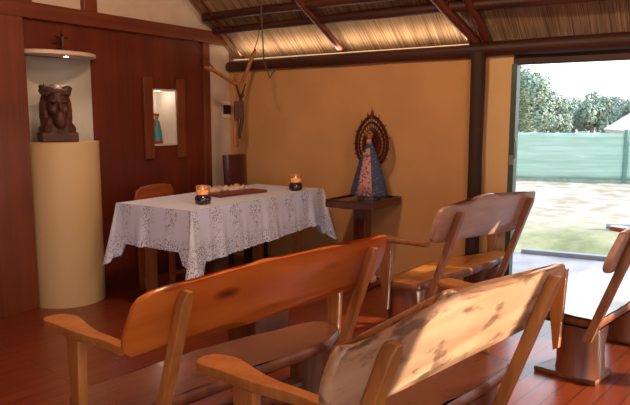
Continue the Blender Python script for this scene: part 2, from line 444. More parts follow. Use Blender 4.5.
# unseen near and left walls, openings invented and sized to steer sun and daylight
m = MB()
m.box(.95, 3.05, -3.12, -3.0, 0, 2.55); m.box(3.05, 3.78, -3.12, -3.0, 0, 1.93); m.box(3.05, 3.78, -3.12, -3.0, 2.28, 2.55); m.box(3.78, 4.45, -3.12, -3.0, 0, 2.55); m.box(4.45, 5.15, -3.12, -3.0, 1.75, 2.55); m.box(5.15, XR + .12, -3.12, -3.0, 0, 2.1)
m.prism([(-3.05, 2.55), (4.85, 2.55), (1.1, rz_(1.1)), (-3.05, rz_(1.1) - SL*4.15)], lambda u, v, w: (u, w, v), -3.12, -3.0)
struct(m.build('wall_near', M['plaster'], smooth=False))
m = MB(); m.box(-3.12, -3.0, -3.0, -1.8, 0, 2.4); m.box(-3.12, -3.0, .8, 4.96, 0, 2.4); m.box(-3.12, -3.0, -1.8, .8, 2.1, 2.4); m.box(-3.12, -3.0, -1.8, .8, 0, .6)
struct(m.build('wall_left', M['plaster'], smooth=False))

# logs: wall plate, corner post, purlins, rafters
def logpts(p0, p1, n=14, wob=.012, seed=0):
    p0, p1 = Vector(p0), Vector(p1); out = []
    for i in range(n):
        t = i/(n-1); p = p0.lerp(p1, t)
        out.append(p + Vector((noise.noise(Vector((seed, t*3, 0))), noise.noise(Vector((seed, 5, t*3))), noise.noise(Vector((seed, t*3, 9))))) * wob)
    return out
m = MB(); m.tube(logpts((5.17, 4.60, 2.035), (5.17, -3.0, 2.09), 24, .02, 1), [.052 + .0009*i for i in range(24)], 12, .12)
struct(m.build('trim_10', M['log']), 'long dark round log lying along the top of the side wall')
m = MB(); m.tube(logpts((5.13, 1.865, 0), (5.13, 1.865, 2.03), 10, .012, 2), [.066, .06, .058, .058, .056, .056, .056, .056, .058, .06], 14, .1)
struct(m.build('trim_11', M['post']), 'dark round post standing against the side wall beside the doorway')
k = 12
for (x, r, s) in ((4.915, .044, 3), (4.77, .046, 4), (4.15, .045, 5), (3.6, .045, 6), (3.0, .045, 7)):
    y1 = 4.56
    m = MB(); m.tube(logpts((x, y1, rz_(x) - .045), (x, -3.0, rz_(x) - .045), 20, .03, s), [r*.85 + r*.02*i for i in range(20)], 10, .15)
    struct(m.build('trim_%d' % k, M['log']), 'dark purlin log under the thatch, number %s up from the wall' % {3:'one',4:'two',5:'three',6:'four',7:'five'}[s]); k += 1
def rafter(y, r, s, dy=0.0, lab='', mt='log_red', bend=0.0):
    global k
    x0, x1 = 5.20, 2.2
    a = Vector((x0, y, rz_(x0) - .075)); b = Vector((x1, y + dy, rz_(x1) - .12))
    m = MB(); m.tube([p + Vector((0, bend*math.sin(PI*min(1, i/9)), 0)) for i, p in enumerate(logpts(a, b, 16, .03, s))], [r*1.0]*16, 12, .12)
    o = struct(m.build('trim_%d' % k, M[mt]), lab); k += 1
    return o
rafter(3.20, .033, 11, .76, 'reddish round rafter meeting the wall log above the statue')
rafter(1.91, .044, 12, .9, 'bent reddish rafter meeting the wall log above the dark post', bend=.12)
rafter(1.81, .038, 13, .55, 'reddish rafter just outside the bent one above the dark post')
rafter(4.42, .014, 14, .05, 'thin rafter by the altar wall corner')
rafter(.2, .045, 15, .0, 'rafter over the doorway')
rafter(-1.4, .045, 16, .0, 'rafter over the entrance end')

# ------------------------------------------------------------------ pedestal, niches
ped = thing('display_pedestal', 'tall cream half-round pedestal against the wood panelling', 'pedestal', (3.135, YA - .002, 0))
m = MB(); m.lathe([(.288, 0), (.288, 1.295)], (0, 0, 0), 40, a0=PI, a1=2*PI)
m.build('body', M['pedestal'], ped)
m = MB(); m.lathe([(.290, 1.295), (.290, 1.31), (.284, 1.312)], (0, 0, 0), 40, a0=PI, a1=2*PI); m.build('top_plate', M['pedestal'], ped)
ni = thing('lit_wall_niche', 'tall white half-round niche with a rounded canopy above the cream pedestal', 'wall niche', (3.155, YA, 1.28))
m = MB()
prof = [(.29, 0.0), (.29, .735)]
m.lathe(prof, (0, 0, 0), 30, a0=0, a1=PI, cap=False)
m.box(-.289, .289, 0, .288, -.001, .0); m.box(-.289, .289, 0, .288, .722, .723)
m.build('lining', M['niche'], ni)
m = MB(); m.lathe([(.30, .703), (.315, .710), (.315, .735), (.305, .74)], (0, 0, 0), 36, a0=PI, a1=2*PI, sy=.62); m.build('canopy', M['canopy'], ni)
m = MB(); m.lathe([(.035, .698), (.035, .703), (.03, .703)], (-.02, -.12, 0), 20); lt = m.build('downlight', M['chrome'], ni)
m = MB(); m.lathe([(.018, .696), (.018, .6975)], (-.02, -.12, 0), 16); m.build('bulb', emis('warm_bulb', (1, .85, .65), 12), lt)
ld = bpy.data.lights.new('niche_downlight', 'SPOT'); ld.energy = 5; ld.color = (1, .85, .68); ld.spot_size = R(110); ld.spot_blend = .8; ld.shadow_soft_size = .03
lo = bpy.data.objects.new('niche_downlight', ld); C.objects.link(lo); lo.location = (3.135, YA - .12, 1.965)

# bust
bust = thing('carved_bust', 'dark carved wooden bust of a bearded head with a thorn crown on the cream pedestal', 'sculpture', (3.06, YA - .07, 1.313), R(-22)); bust.scale = (.98, 1.0, 1.06)
m = MB()
m.box(-.14, .14, -.10, .10, 0, .07)
m.ball((0, 0, .09), (.145, .11, .08)); m.ball((0, -.005, .15), (.085, .08, .10))
m.ball((.0, -.02, .27), (.085, .10, .13)); m.ball((0, .02, .33), (.10, .11, .10))
m.ball((-.085, .035, .21), (.042, .07, .15)); m.ball((.085, .035, .21), (.042, .07, .15)); m.ball((0, .06, .2), (.11, .06, .17))
m.ball((-.07, -.01, .10), (.05, .07, .09)); m.ball((.07, -.01, .10), (.05, .07, .09))
m.ball((0, -.10, .165), (.05, .05, .07)); m.ball((0, -.125, .255), (.016, .03, .035)); m.ball((0, -.11, .215), (.035, .022, .012))
m.ball((-.038, -.108, .295), (.03, .025, .012)); m.ball((.038, -.108, .295), (.03, .025, .012)); m.ball((-.035, -.103, .27), (.014, .012, .009)); m.ball((.035, -.103, .27), (.014, .012, .009)); m.ball((-.05, -.085, .235), (.025, .03, .03)); m.ball((.05, -.085, .235), (.025, .03, .03))
m.build('head', M['bust'], bust, remesh=.006)
m = MB()
for j in range(3):
    pts = [((.108 + .008*math.sin(a*5 + j*2))*math.cos(a), .01 + (.118 + .008*math.cos(a*4 + j))*math.sin(a), .365 + .018*math.sin(a*3 + j*2.1) + .012*j) for a in [2*PI*i/30 for i in range(31)]]
    m.tube(pts, .014, 6)
for a in (.3, 2.0, 3.7): m.tube([(.10*math.cos(a), .01+.11*math.sin(a), .37), (.118*math.cos(a), .01+.125*math.sin(a), .425)], [.010, .003], 6)
m.build('thorn_crown', wood('thorn_wood', (.17, .08, .05), (.05, .02, .012), 'X', .7, 20), bust)
tc = thing('small_crucifix', 'small dark standing cross on top of the niche canopy', 'cross', (3.115, YA - .10, 2.021))
m = MB(); m.box(-.035, .035, -.02, .02, 0, .015); m.box(-.008, .008, -.006, .006, .0, .15); m.box(-.055, .055, -.006, .006, .095, .113)
m.build('cross', M['black'], tc, smooth=False, bevel=.002)
m = MB(); m.tube([(0, -.01, .03), (0, -.014, .09), (.004, -.014, .11)], [.008, .014, .01], 8); m.ball((.004, -.018, .125), .011, 8); m.tube([(-.05, -.01, .112), (0, -.014, .105), (.05, -.01, .112)], .006, 6)
m.build('figure', M['bust'], tc)

# small niche
sn = thing('small_wall_niche', 'small white rectangular niche between two upright strips on the panelling', 'wall niche', (4.245, YA, 1.25))
m = MB()
m.box(-.145, .145, .24, .25, 0, .51); m.box(-.145, -.14, 0, .24, 0, .51); m.box(.14, .145, 0, .24, 0, .51); m.box(-.14, .14, 0, .24, 0, .005); m.box(-.14, .14, 0, .24, .505, .51)
m.build('lining', M['niche'], sn, smooth=False)
m = MB()
m.box(-.155, -.14, -.012, .0, -.01, .52); m.box(.14, .155, -.012, .0, -.01, .52); m.box(-.14, .14, -.012, .0, -.01, .008); m.box(-.14, .14, -.012, .0, .502, .52)
m.build('frame', M['canopy'], sn, smooth=False)
ld2 = bpy.data.lights.new('small_niche_light', 'POINT'); ld2.energy = .7; ld2.color = (1, .88, .75); ld2.shadow_soft_size = .02  # bare point light inside the recess, no fixture modelled
lo2 = bpy.data.objects.new('small_niche_light', ld2); C.objects.link(lo2); lo2.location = (4.25, YA + .08, 1.735)
sf = thing('niche_figurine', 'small painted robed figurine in blue and red inside the small wall niche', 'figurine', (4.195, YA + .05, 1.256), R(-30)); sf.scale = (1.1, 1.1, 1.0)
m = MB(); m.lathe([(.05, 0), (.052, .02), (.045, .03)], seg=16); m.build('base', M['book'], sf)
m = MB(); m.lathe([(.048, .03), (.046, .08), (.036, .16), (.026, .21), (.012, .23)], seg=16, sy=.8); m.build('robe', plain('teal_robe', (.05, .22, .28), .5), sf)
m = MB(); m.ball((0, 0, .255), (.02, .02, .026), 10); m.build('head', M['skin'], sf)
m = MB(); m.lathe([(.021, .26), (.026, .285), (.02, .29), (.006, .30)], seg=10); m.build('crown', M['gold'], sf)
m = MB(); m.ball((-.025, -.02, .19), (.02, .02, .03), 8); m.ball((-.027, -.025, .225), .012, 8); m.build('child', plain('red_cloth', (.4, .05, .05), .6), sf)

# ------------------------------------------------------------------ branch crucifix and what hangs near
cr = thing('branch_crucifix', 'natural forked branch cross hanging in front of the wall corner', 'crucifix', (0, 0, 0))
Yc = 4.12
m = MB()
m.tube([(4.31, Yc, 1.955), (4.42, Yc, 1.935), (4.60, Yc+.01, 1.875), (4.73, Yc, 1.82), (4.775, Yc, 1.75), (4.745, Yc, 1.66), (4.735, Yc, 1.57)], [.016, .018, .020, .022, .026, .028, .024], 10, .25)
m.tube([(5.03, Yc, 2.17), (4.995, Yc, 2.12), (4.94, Yc, 2.04), (4.87, Yc, 1.92), (4.80, Yc, 1.82), (4.775, Yc, 1.74), (4.765, Yc, 1.62)], [.016, .02, .018, .018, .022, .024, .022], 10, .25)
m.tube([(4.715, Yc-.01, 1.905), (4.735, Yc, 1.86), (4.765, Yc, 1.80)], [.020, .022, .022], 8, .2)
m.tube([(4.74, Yc, 1.60), (4.725, Yc, 1.45), (4.715, Yc, 1.32), (4.712, Yc, 1.215)], [.024, .030, .032, .036], 10, .2, .5)
m.build('branch', M['driftwood'], cr)
m = MB(); m.box(-.048, .048, -.03, .0, 1.49, 1.66, Matrix.Translation((4.72, Yc - .03, 0)) @ Matrix.Rotation(R(-25), 4, 'Z')); m.build('plaque', M['dark_plaque'], cr, smooth=False, bevel=.004)
m = MB(); m.tube([(4.76, Yc-.03, 1.69), (4.745, Yc-.04, 1.62), (4.74, Yc-.06, 1.50), (4.73, Yc-.045, 1.40), (4.722, Yc-.04, 1.30)], [.014, .022, .020, .018, .010], 10)
m.tube([(4.755, Yc-.03, 1.67), (4.80, Yc-.03, 1.76), (4.83, Yc-.03, 1.83)], [.012, .009, .006], 8); m.tube([(4.755, Yc-.03, 1.67), (4.72, Yc-.03, 1.76), (4.70, Yc-.03, 1.82)], [.012, .009, .006], 8)
m.ball((4.765, Yc-.045, 1.715), (.018, .018, .024), 10); m.build('figure', M['bust'], cr)
m = MB(); m.tube([(4.42, Yc, 1.95), (4.50, 4.3, 2.06), (4.59, YA-.06, 2.262)], .006, 6); m.build('hanging_cord', M['rope'], cr)
m = MB(); m.tube([(5.0, Yc, 2.15), (4.93, 4.0, 2.28), (4.86, 3.94, rz_(4.86)-.01)], .005, 6); m.build('hanging_cord', M['rope'], cr)
m = MB(); m.tube([(4.464, 3.6, rz_(4.464)-.005), (4.475, 3.6, 2.52), (4.49, 3.6, 2.25), (4.511, 3.6, 1.99), (4.555, 3.6, 1.92), (4.595, 3.6, 1.857), (4.625, 3.6, 1.895), (4.68, 3.6, 1.945)], .006, 6)
tag(m.build('hanging_wire', M['rope']), 'long dark wire with a bent hook end hanging from the roof beside the cross', 'wire')
pic = thing('framed_picture', 'small dark framed picture on the corner wall behind the branch cross', 'picture', (5.13, YA + .018, 1.585))
m = MB(); m.box(-.055, .055, -.02, .0, -.085, .085); m.build('mount', M['white'], pic, smooth=False)
m = MB(); m.box(-.056, .056, -.026, -.02, -.045, .05); m.build('image', M['black'], pic, smooth=False)

# ------------------------------------------------------------------ chairs behind the altar
dc = thing('dark_chair', 'dark leather-backed chair in the corner behind the altar table', 'chair', (5.01, 4.24, 0), R(0))
m = MB()
bp = []
for i in range(9):
    u = -1 + 2*i/8; bp.append((u*.168, .02 - .05*(1-u*u)))
m.prism([(x, y) for x, y in bp] + [(x, y + .022) for x, y in reversed(bp)], lambda u, v, w: (u*(1 + .06*(w-.8)), v + .10 + .05*(w-.45), w), .50, 1.125)
m.build('backrest', M['leather'], dc, angle=30)
m = MB(); m.box(-.175, .175, -.13, .12, .42, .47); m.build('seat', M['leather'], dc, smooth=False, bevel=.012)
for x in (-.15, .15):
    for y in (-.11, .10):
        m = MB(); m.box(x-.02, x+.02, y-.02, y+.02, 0, .42); m.build('leg', M['post'], dc, smooth=False, bevel=.004)
oc = thing('wooden_chair', 'orange-brown wooden chair with a rounded back behind the altar table', 'chair', (3.87, 4.14, 0), R(0))
def chair_back(u, v, w): return (u, .17 + w + .08*(v-.45), v)
m = MB(); m.prism([(-.21, .60), (.21, .60), (.225, .66), (.225, .84), (.20, .895), (.14, .91), (0, .915), (-.14, .905), (-.20, .87), (-.225, .80), (-.22, .66)], chair_back, 0, .03, shrink=.006); m.build('backrest', M['chair'], oc)
for x in (-.18, .18):
    m = MB(); m.prism([(x-.02, 0), (x+.02, 0), (x+.02, .64), (x-.02, .64)], lambda u, v, w: (u, .185 + w + .08*max(0, v-.45), v), 0, .035); m.build('leg', M['chair'], oc, smooth=False)
    m = MB(); m.box(x-.02, x+.02, -.20, -.16, 0, .43); m.build('leg', M['chair'], oc, smooth=False, bevel=.004)
m = MB(); m.box(-.22, .22, -.22, .175, .43, .465); m.build('seat', M['chair'], oc, smooth=False, bevel=.01)
m = MB(); m.box(-.17, .17, -.195, -.175, .18, .21); m.build('stretcher', M['chair'], oc, smooth=False)

# ------------------------------------------------------------------ altar table and what lies on it
TC = Vector((4.04, 3.617)); TR = R(.6); TL = .85; TW = .388; TZ = .845
tb = thing('altar_table', 'long wooden altar table hidden under the lace cloth', 'table', (TC.x, TC.y, 0), TR)
m = MB(); m.box(-TL, TL, -TW, TW, TZ - .04, TZ); m.build('tabletop', M['tabletop'], tb, smooth=False, bevel=.004)
m = MB(); m.box(-TL + .1, TL - .1, -TW + .07, -TW + .095, TZ - .12, TZ - .04); m.box(-TL + .1, TL - .1, TW - .095, TW - .07, TZ - .12, TZ - .04); m.build('apron', M['tabletop'], tb, smooth=False)
for x in (-.68, .68):
    for y in (-.23, .23):
        m = MB(); m.box(x-.035, x+.035, y-.035, y+.035, 0, TZ - .04); m.build('leg', M['legwood'], tb, smooth=False, bevel=.005)

def make_cloth():
    bm = bmesh.new(); uvl = bm.loops.layers.uv.new('UVMap')
    L, W, z = TL + .008, TW + .008, TZ + .004
    # perimeter path with corner arcs
    per = []
    def side(x0, y0, x1, y1, nx, ny, n):
        for i in range(n):
            t = i/n; per.append((x0 + (x1-x0)*t, y0 + (y1-y0)*t, nx, ny, 0))
    def corner(x, y, a0):
        for i in range(9):
            t = i/9; a = a0 + PI/2*t
            per.append((x, y, math.cos(a), math.sin(a), math.sin(PI*t)))
    side(-L, -W, L, -W, 0, -1, 90); corner(L, -W, -PI/2)
    side(L, -W, L, W, 1, 0, 36); corner(L, W, 0)
    side(L, W, -L, W, 0, 1, 90); corner(-L, W, PI/2)
    side(-L, W, -L, -W, -1, 0, 36); corner(-L, -W, PI)
    n = len(per); rows = 16
    u = 0; us = []
    for i, p in enumerate(per):
        us.append(u); q = per[(i+1) % n]; u += math.hypot(q[0]-p[0], q[1]-p[1]) + (.022 if p[4] or q[4] else 0)
    grid = []
    for i, (x, y, nx, ny, c) in enumerate(per):
        col = []
        if ny < -.5 and not c: D = .345 - .04*(x/L)
        elif nx < -.5 and not c: D = .30
        else: D = .33
        # drop grows toward each corner (square cloth)
        near = min(abs(abs(x) - L), .11) if abs(ny) > .5 else min(abs(abs(y) - W), .11)
        cor = c if c else 0
        g = (1 - near/.11)
        D += .05*cor + .10*min(1, g*2.2)
        D += .007*abs(math.sin(us[i]*PI/.058))
        for k in range(rows + 1):
            t = k/rows
            fold = .012*math.sin(us[i]*21 + 1.3) + .008*math.sin(us[i]*47) + .010*math.sin(us[i]*9)
            out = .006 + t*(.016 + abs(fold)*.9 + fold*.5) + cor*t*.085 + t*t*.02*g
            # the drop hangs in from the edge a little, soft shoulder
            zz = z - D*t - (.0 if k else 0)
            px = x + nx*out; py = y + ny*out
            col.append(bm.verts.new((px, py, zz)))
        grid.append((col, D))
    for i in range(n):
        (a, da), (b, db) = grid[i], grid[(i+1) % n]
        ua, ub = us[i], us[i+1] if i+1 < n else u
        for k in range(rows):
            try: f = bm.faces.new((a[k], b[k], b[k+1], a[k+1]))
            except ValueError: continue
            f.smooth = True
            for l, uv in zip(f.loops, ((ua, .02+da*k/rows), (ub, .02+db*k/rows), (ub, .02+db*(k+1)/rows), (ua, .02+da*(k+1)/rows))): l[uvl].uv = uv
    # top, a gently uneven sheet
    nx_, ny_ = 40, 14; tg = [[bm.verts.new((-L + 2*L*i/nx_, -W + 2*W*j/ny_, z + (.003*max(0, noise.noise(Vector((i*.35, j*.4, 0)))) if 0 < i < nx_ and 0 < j < ny_ else 0))) for j in range(ny_+1)] for i in range(nx_+1)]
    for i in range(nx_):
        for j in range(ny_):
            f = bm.faces.new((tg[i][j], tg[i+1][j], tg[i+1][j+1], tg[i][j+1])); f.smooth = True
            for l in f.loops: l[uvl].uv = (l.vert.co.x, 0.0)
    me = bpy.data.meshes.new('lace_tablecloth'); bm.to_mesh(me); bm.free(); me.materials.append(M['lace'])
    o = bpy.data.objects.new('lace_tablecloth', me); C.objects.link(o)
    o.location = (TC.x, TC.y, 0); o.rotation_euler = (0, 0, TR)
    return o
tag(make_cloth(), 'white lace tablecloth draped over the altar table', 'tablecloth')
TT = TZ + .008
def candle(x, y, label):
    t = thing('candle_holder', label, 'candle', (x, y, TT), 0, 'glass candle holders on the altar'); t.scale = (1.32, 1.32, 1.32)
    m = MB(); m.lathe([(.032, 0), (.045, .004), (.048, .028), (.042, .045), (.036, .052)], seg=24); m.build('base', M['candle_base'], t)
    m = MB(); m.lathe([(.034, .052), (.040, .07), (.041, .105), (.038, .105), (.037, .07), (.031, .055)], seg=24); m.build('glass', M['amber'], t)
    m = MB(); m.lathe([(.030, .056), (.034, .075), (.004, .078)], seg=18); m.build('wax', M['wax'], t)
    m = MB(); m.lathe([(.001, .078), (.005, .084), (.003, .091), (.0005, .098)], seg=10); m.build('flame', M['flame'], t)
candle(3.50, 3.40, 'lit glass candle on a dark base at the pedestal end of the altar')
candle(4.65, 3.36, 'lit glass candle on a dark base at the statue end of the altar')
bk = thing('lectern_book', 'flat closed dark red missal in the middle of the altar cloth', 'book', (4.13, 3.60, TT), R(-8))
m = MB(); m.box(-.27, .27, -.09, .11, .0, .006); m.box(-.27, .27, -.09, .11, .013, .018); m.build('cover', M['book'], bk, smooth=False, bevel=.002)
m = MB(); m.box(-.265, .265, -.085, .105, .006, .013); m.build('pages', M['book'], bk, smooth=False)
bm = bmesh.new()
gv = [[bm.verts.new((i/24*.36 - .18, j/10*.11 - .055, .004 + .036*abs(noise.noise(Vector((i*.28, j*.5, 2)))) + .012*math.sin(i*.9+1)**2 * (1 - abs(j/5-1)))) for j in range(11)] for i in range(25)]
for i in range(24):
    for j in range(10): bm.faces.new((gv[i][j], gv[i+1][j], gv[i+1][j+1], gv[i][j+1])).smooth = True
me = bpy.data.meshes.new('folded_linen'); bm.to_mesh(me); bm.free(); me.materials.append(M['linen'])
fl = bpy.data.objects.new('folded_linen', me); C.objects.link(fl); fl.location = (4.17, 3.80, TT); fl.scale = (1.15, 1, 1.9); fl.rotation_euler = (0, 0, R(-12))
sd = fl.modifiers.new('thick', 'SOLIDIFY'); sd.thickness = .003; sd.offset = 1
tag(fl, 'crumpled pinkish linen cloth behind the red book on the altar', 'cloth')

# ------------------------------------------------------------------ statue and its stand
st = thing('statue_stand', 'dark mahogany pedestal table with a square top against the ochre wall', 'pedestal table', (4.90, 2.79, 0))
m = MB(); m.box(-.275, .275, -.235, .235, .725, .785); m.build('tabletop', M['tray'], st, smooth=False, bevel=.008)
m = MB()
m.box(-.275, .275, -.235, -.222, .785, .797); m.box(-.275, .275, .222, .235, .785, .797); m.box(-.275, -.262, -.222, .222, .785, .797); m.box(.262, .275, -.222, .222, .785, .797)
m.build('rim', M['tray'], st, smooth=False, bevel=.003)
m = MB(); m.box(-.085, .035, -.06, .06, .03, .725); m.build('column', M['tray'], st, smooth=False, bevel=.01)
m = MB(); m.box(-.17, .12, -.15, .15, 0, .03); m.build('base', M['tray'], st, smooth=False, bevel=.01)
vs = thing('virgin_statue', 'robed statue in a blue cone-shaped cloak with a dark spiked halo on the mahogany stand', 'statue', (4.945, 2.765, .786), R(-84)); vs.scale = (1, 1, .95)
m = MB(); m.lathe([(.10, 0), (.105, .02), (.08, .035), (.075, .06)], seg=24); m.build('base', M['silver'], vs)
m = MB()
for s_ in (-1, 1):   # crescent and little cherub wings at the foot
    m.tube([(0, -.09, .025), (s_*.05, -.10, .03), (s_*.09, -.085, .06), (s_*.105, -.07, .10)], [.016, .014, .010, .003], 8)
m.ball((0, -.11, .045), (.026, .024, .028), 10); m.ball((-.04, -.105, .04), (.02, .015, .016), 8); m.ball((.04, -.105, .04), (.02, .015, .016), 8)
m.build('crescent', M['silver'], vs)
m = MB(); m.lathe([(.178, .035), (.180, .05), (.150, .16), (.112, .30), (.07, .42), (.040, .485), (.032, .52), (.02, .54)], seg=40, sy=.62); m.build('cloak', M['blue'], vs)
m = MB()
def pan(r0, z): return r0
pr = [(.180, .05), (.150, .16), (.112, .30), (.07, .42), (.044, .475)]
rings = []
for r_, z_ in pr:
    ring = []
    for j in range(9):
        u_ = -1 + 2*j/8; a_ = -PI/2 + u_*(.42)
        x_ = math.cos(a_)*r_*1.0; y_ = math.sin(a_)*r_*.62 - .008
        ring.append(m.bm.verts.new((x_, y_, z_)))
    rings.append(ring)
for a_, b_ in zip(rings, rings[1:]):
    for j in range(8): m.bm.faces.new((a_[j], a_[j+1], b_[j+1], b_[j]))
pn = m.build('front_panel', M['pink'], vs)
pm = pn.modifiers.new('thick', 'SOLIDIFY'); pm.thickness = .006
m = MB(); m.ball((0, -.012, .535), (.026, .026, .034), 14); m.ball((0, -.038, .53), (.005, .006, .009), 6); m.tube([(0, 0, .49), (0, -.005, .52)], [.018, .014], 10); m.build('head', M['skin'], vs)
m = MB(); m.ball((-.018, -.075, .42), (.014, .012, .02), 8); m.ball((.018, -.075, .42), (.014, .012, .02), 8); m.build('hands', M['skin'], vs)
m = MB(); m.lathe([(.026, .555), (.030, .575), (.036, .60), (.034, .605), (.022, .585), (.02, .56)], (0, -.008, 0), 16)
for i in range(6):
    a_ = 2*PI*i/6; m.tube([(.035*math.cos(a_), -.008+.035*math.sin(a_), .60), (0, -.008, .635)], [.005, .006], 6)
m.ball((0, -.008, .642), .008, 8); m.build('crown', M['gold'], vs)
# halo: pointed oval with spikes, filigree bars
halo = thing('halo_dummy', 'x y z w', 'x') if False else None
m = MB()
hc, hw, hh = .50, .150, .235
def hp(a, k=1.0):
    x = hw*k*math.cos(a); z = hc + hh*k*math.sin(a) * (1.12 if math.sin(a) > 0 else .85)
    if math.sin(a) > 0: x *= 1 - .28*math.sin(a)**3
    return Vector((x, .045, z))
m.prism([(hp(2*PI*i/30, .62).x, hp(2*PI*i/30, .62).z) for i in range(30)], lambda u, v, w: (u, .045 + w, v), 0, .008)
for kk, rr in ((1.0, .016), (.80, .010)):
    pts = [hp(2*PI*i/48, kk) for i in range(49)]; m.tube(pts, rr, 6)
for i in range(26):
    a_ = -1.0 + (PI + 2.0)*i/25
    L_ = 1.22 if i % 2 == 0 else 1.12
    m.tube([hp(a_, .98), hp(a_, L_)], [.012, .002], 6)
    m.tube([hp(a_, .45), hp(a_, 1.0)], [.004, .006], 5)
m.tube([hp(PI/2, .95), hp(PI/2, 1.25) + Vector((0, 0, .02))], [.02, .002], 8)
m.build('halo', M['halo'], vs)

# ------------------------------------------------------------------ stump stool near the altar
ss = thing('wooden_block_stool', 'dark low squared wooden block between the orange bench and the altar table', 'stool', (3.17, 2.60, 0), R(-10))
m = MB(); m.box(-.15, .15, -.14, .14, 0, .40); m.build('base', M['stump_dark'], ss, smooth=False, bevel=.012)
m = MB(); m.box(-.17, .17, -.16, .16, .40, .435); m.build('seat', M['stump_dark'], ss, smooth=False, bevel=.01)

# ------------------------------------------------------------------ benches
def yr(z, o=0): return -.20 - .36*(z - .42) + o
def densify(pts, step=.03, amp=0.0, seed=0):
    out = []
    n = len(pts)
    for i in range(n):
        a = Vector(pts[i]); b = Vector(pts[(i+1) % n]); p0 = Vector(pts[i-1]); p3 = Vector(pts[(i+2) % n])
        k_ = max(1, int((b-a).length/step))
        for j in range(k_):
            t = j/k_
            q = .5*((2*a) + (-p0+b)*t + (2*p0-5*a+4*b-p3)*t*t + (-p0+3*a-3*b+p3)*t**3)
            if k_ > 1 and (b-a).length > .15: q = a.lerp(b, t)
            w = amp*noise.noise(Vector((q.x*9 + seed, q.y*9, seed)))
            out.append((q.x + w*.4, q.y + w))
    return out
RAIL1 = [(-0.655,0.945),(-0.596,0.953),(-0.495,0.950),(-0.385,0.957),(-0.277,0.965),(-0.173,0.976),(-0.052,0.973),(0.089,0.972),(0.208,0.976),(0.341,0.965),(0.482,0.959),(0.585,0.975),(0.619,0.904),(0.615,0.818),(0.583,0.74),(0.535,0.713),(0.456,0.726),(0.337,0.734),(0.181,0.719),(0.036,0.705),(-0.088,0.694),(-0.175,0.684),(-0.221,0.705),(-0.283,0.717),(-0.376,0.711),(-0.463,0.706),(-0.567,0.703),(-0.645,0.694),(-0.682,0.694),(-0.713,0.719),(-0.722,0.752),(-0.721,0.80),(-0.715,0.86),(-0.704,0.905),(-.685,.932)]
RAIL2 = [(-0.706,0.938),(-0.65,0.938),(-0.583,0.930),(-0.49,0.922),(-0.396,0.924),(-0.345,0.950),(-0.30,1.002),(-0.24,0.985),(-0.204,0.965),(-0.103,0.956),(-0.016,0.959),(0.079,0.951),(0.23,0.948),(0.396,0.946),(0.561,0.943),(0.606,0.866),(0.616,0.774),(0.602,0.717),(0.547,0.685),(0.463,0.665),(0.297,0.668),(0.097,0.687),(-0.078,0.699),(-0.228,0.701),(-0.382,0.687),(-0.508,0.676),(-0.700,0.690),(-0.735,0.72),(-0.765,0.78),(-0.775,0.862),(-0.770,0.92),(-0.752,0.945)]
RAIL3 = [(-0.722,0.977),(-0.597,0.977),(-0.413,0.972),(-0.348,1.006),(-0.266,1.019),(-0.158,1.017),(-0.027,0.991),(0.091,0.988),(0.282,0.979),(0.413,0.976),(0.521,0.977),(0.569,0.892),(0.575,0.788),(0.566,0.707),(0.516,0.668),(0.403,0.660),(0.064,0.68),(-0.226,0.699),(-0.446,0.706),(-0.605,0.713),(-0.68,0.724),(-0.73,0.752),(-0.750,0.853),(-0.748,0.955)]
RAIL4 = [(-0.76,0.96),(-0.4,0.97),(-.1,.985),(.2,.965),(.5,.975),(.62,.96),(.64,.85),(.62,.76),(.56,.74),(.3,.74),(-.1,.74),(-.5,.72),(-.72,.70),(-.80,.725),(-.83,.78),(-.825,.86),(-.80,.94)]
SEAT1 = [(-.70,-.165),(-.3,-.17),(0,-.165),(.3,-.172),(.47,-.165),(.61,-.10),(.66,-.02),(.645,.07),(.55,.12),(.25,.165),(-.10,.20),(-.44,.185),(-.68,.17),(-.705,.05)]
SEAT2 = [(-.70,-.17),(-.3,-.175),(0,-.165),(.3,-.175),(.60,-.165),(.68,-.08),(.69,.03),(.60,.11),(.25,.15),(-.10,.18),(-.44,.17),(-.68,.16),(-.705,.05)]
SEAT3 = [(-.62,-.165),(-.335,-.175),(-.036,-.19),(.266,-.19),(.547,-.18),(.68,-.137),(.70,-.06),(.69,0.0),(.38,.06),(.18,.143),(-.017,.15),(-.241,.115),(-.584,.09),(-.685,.05),(-.685,-.06)]
SEAT4 = [(-0.69,-0.19),(-0.33,-0.18),(0.07,-0.19),(0.47,-0.18),(0.62,-0.14),(0.61,0.27),(0.454,0.328),(0.235,0.346),(0.003,0.353),(-0.172,0.317),(-0.417,0.242),(-0.63,0.18),(-0.705,0.15),(-0.675,0.08),(-0.69,-0.05),(-0.685,-0.13)]
def rail_fn(u, v, w):
    v = v - (.014 if v > .82 else 0)
    return (u, yr(v) + w, v)

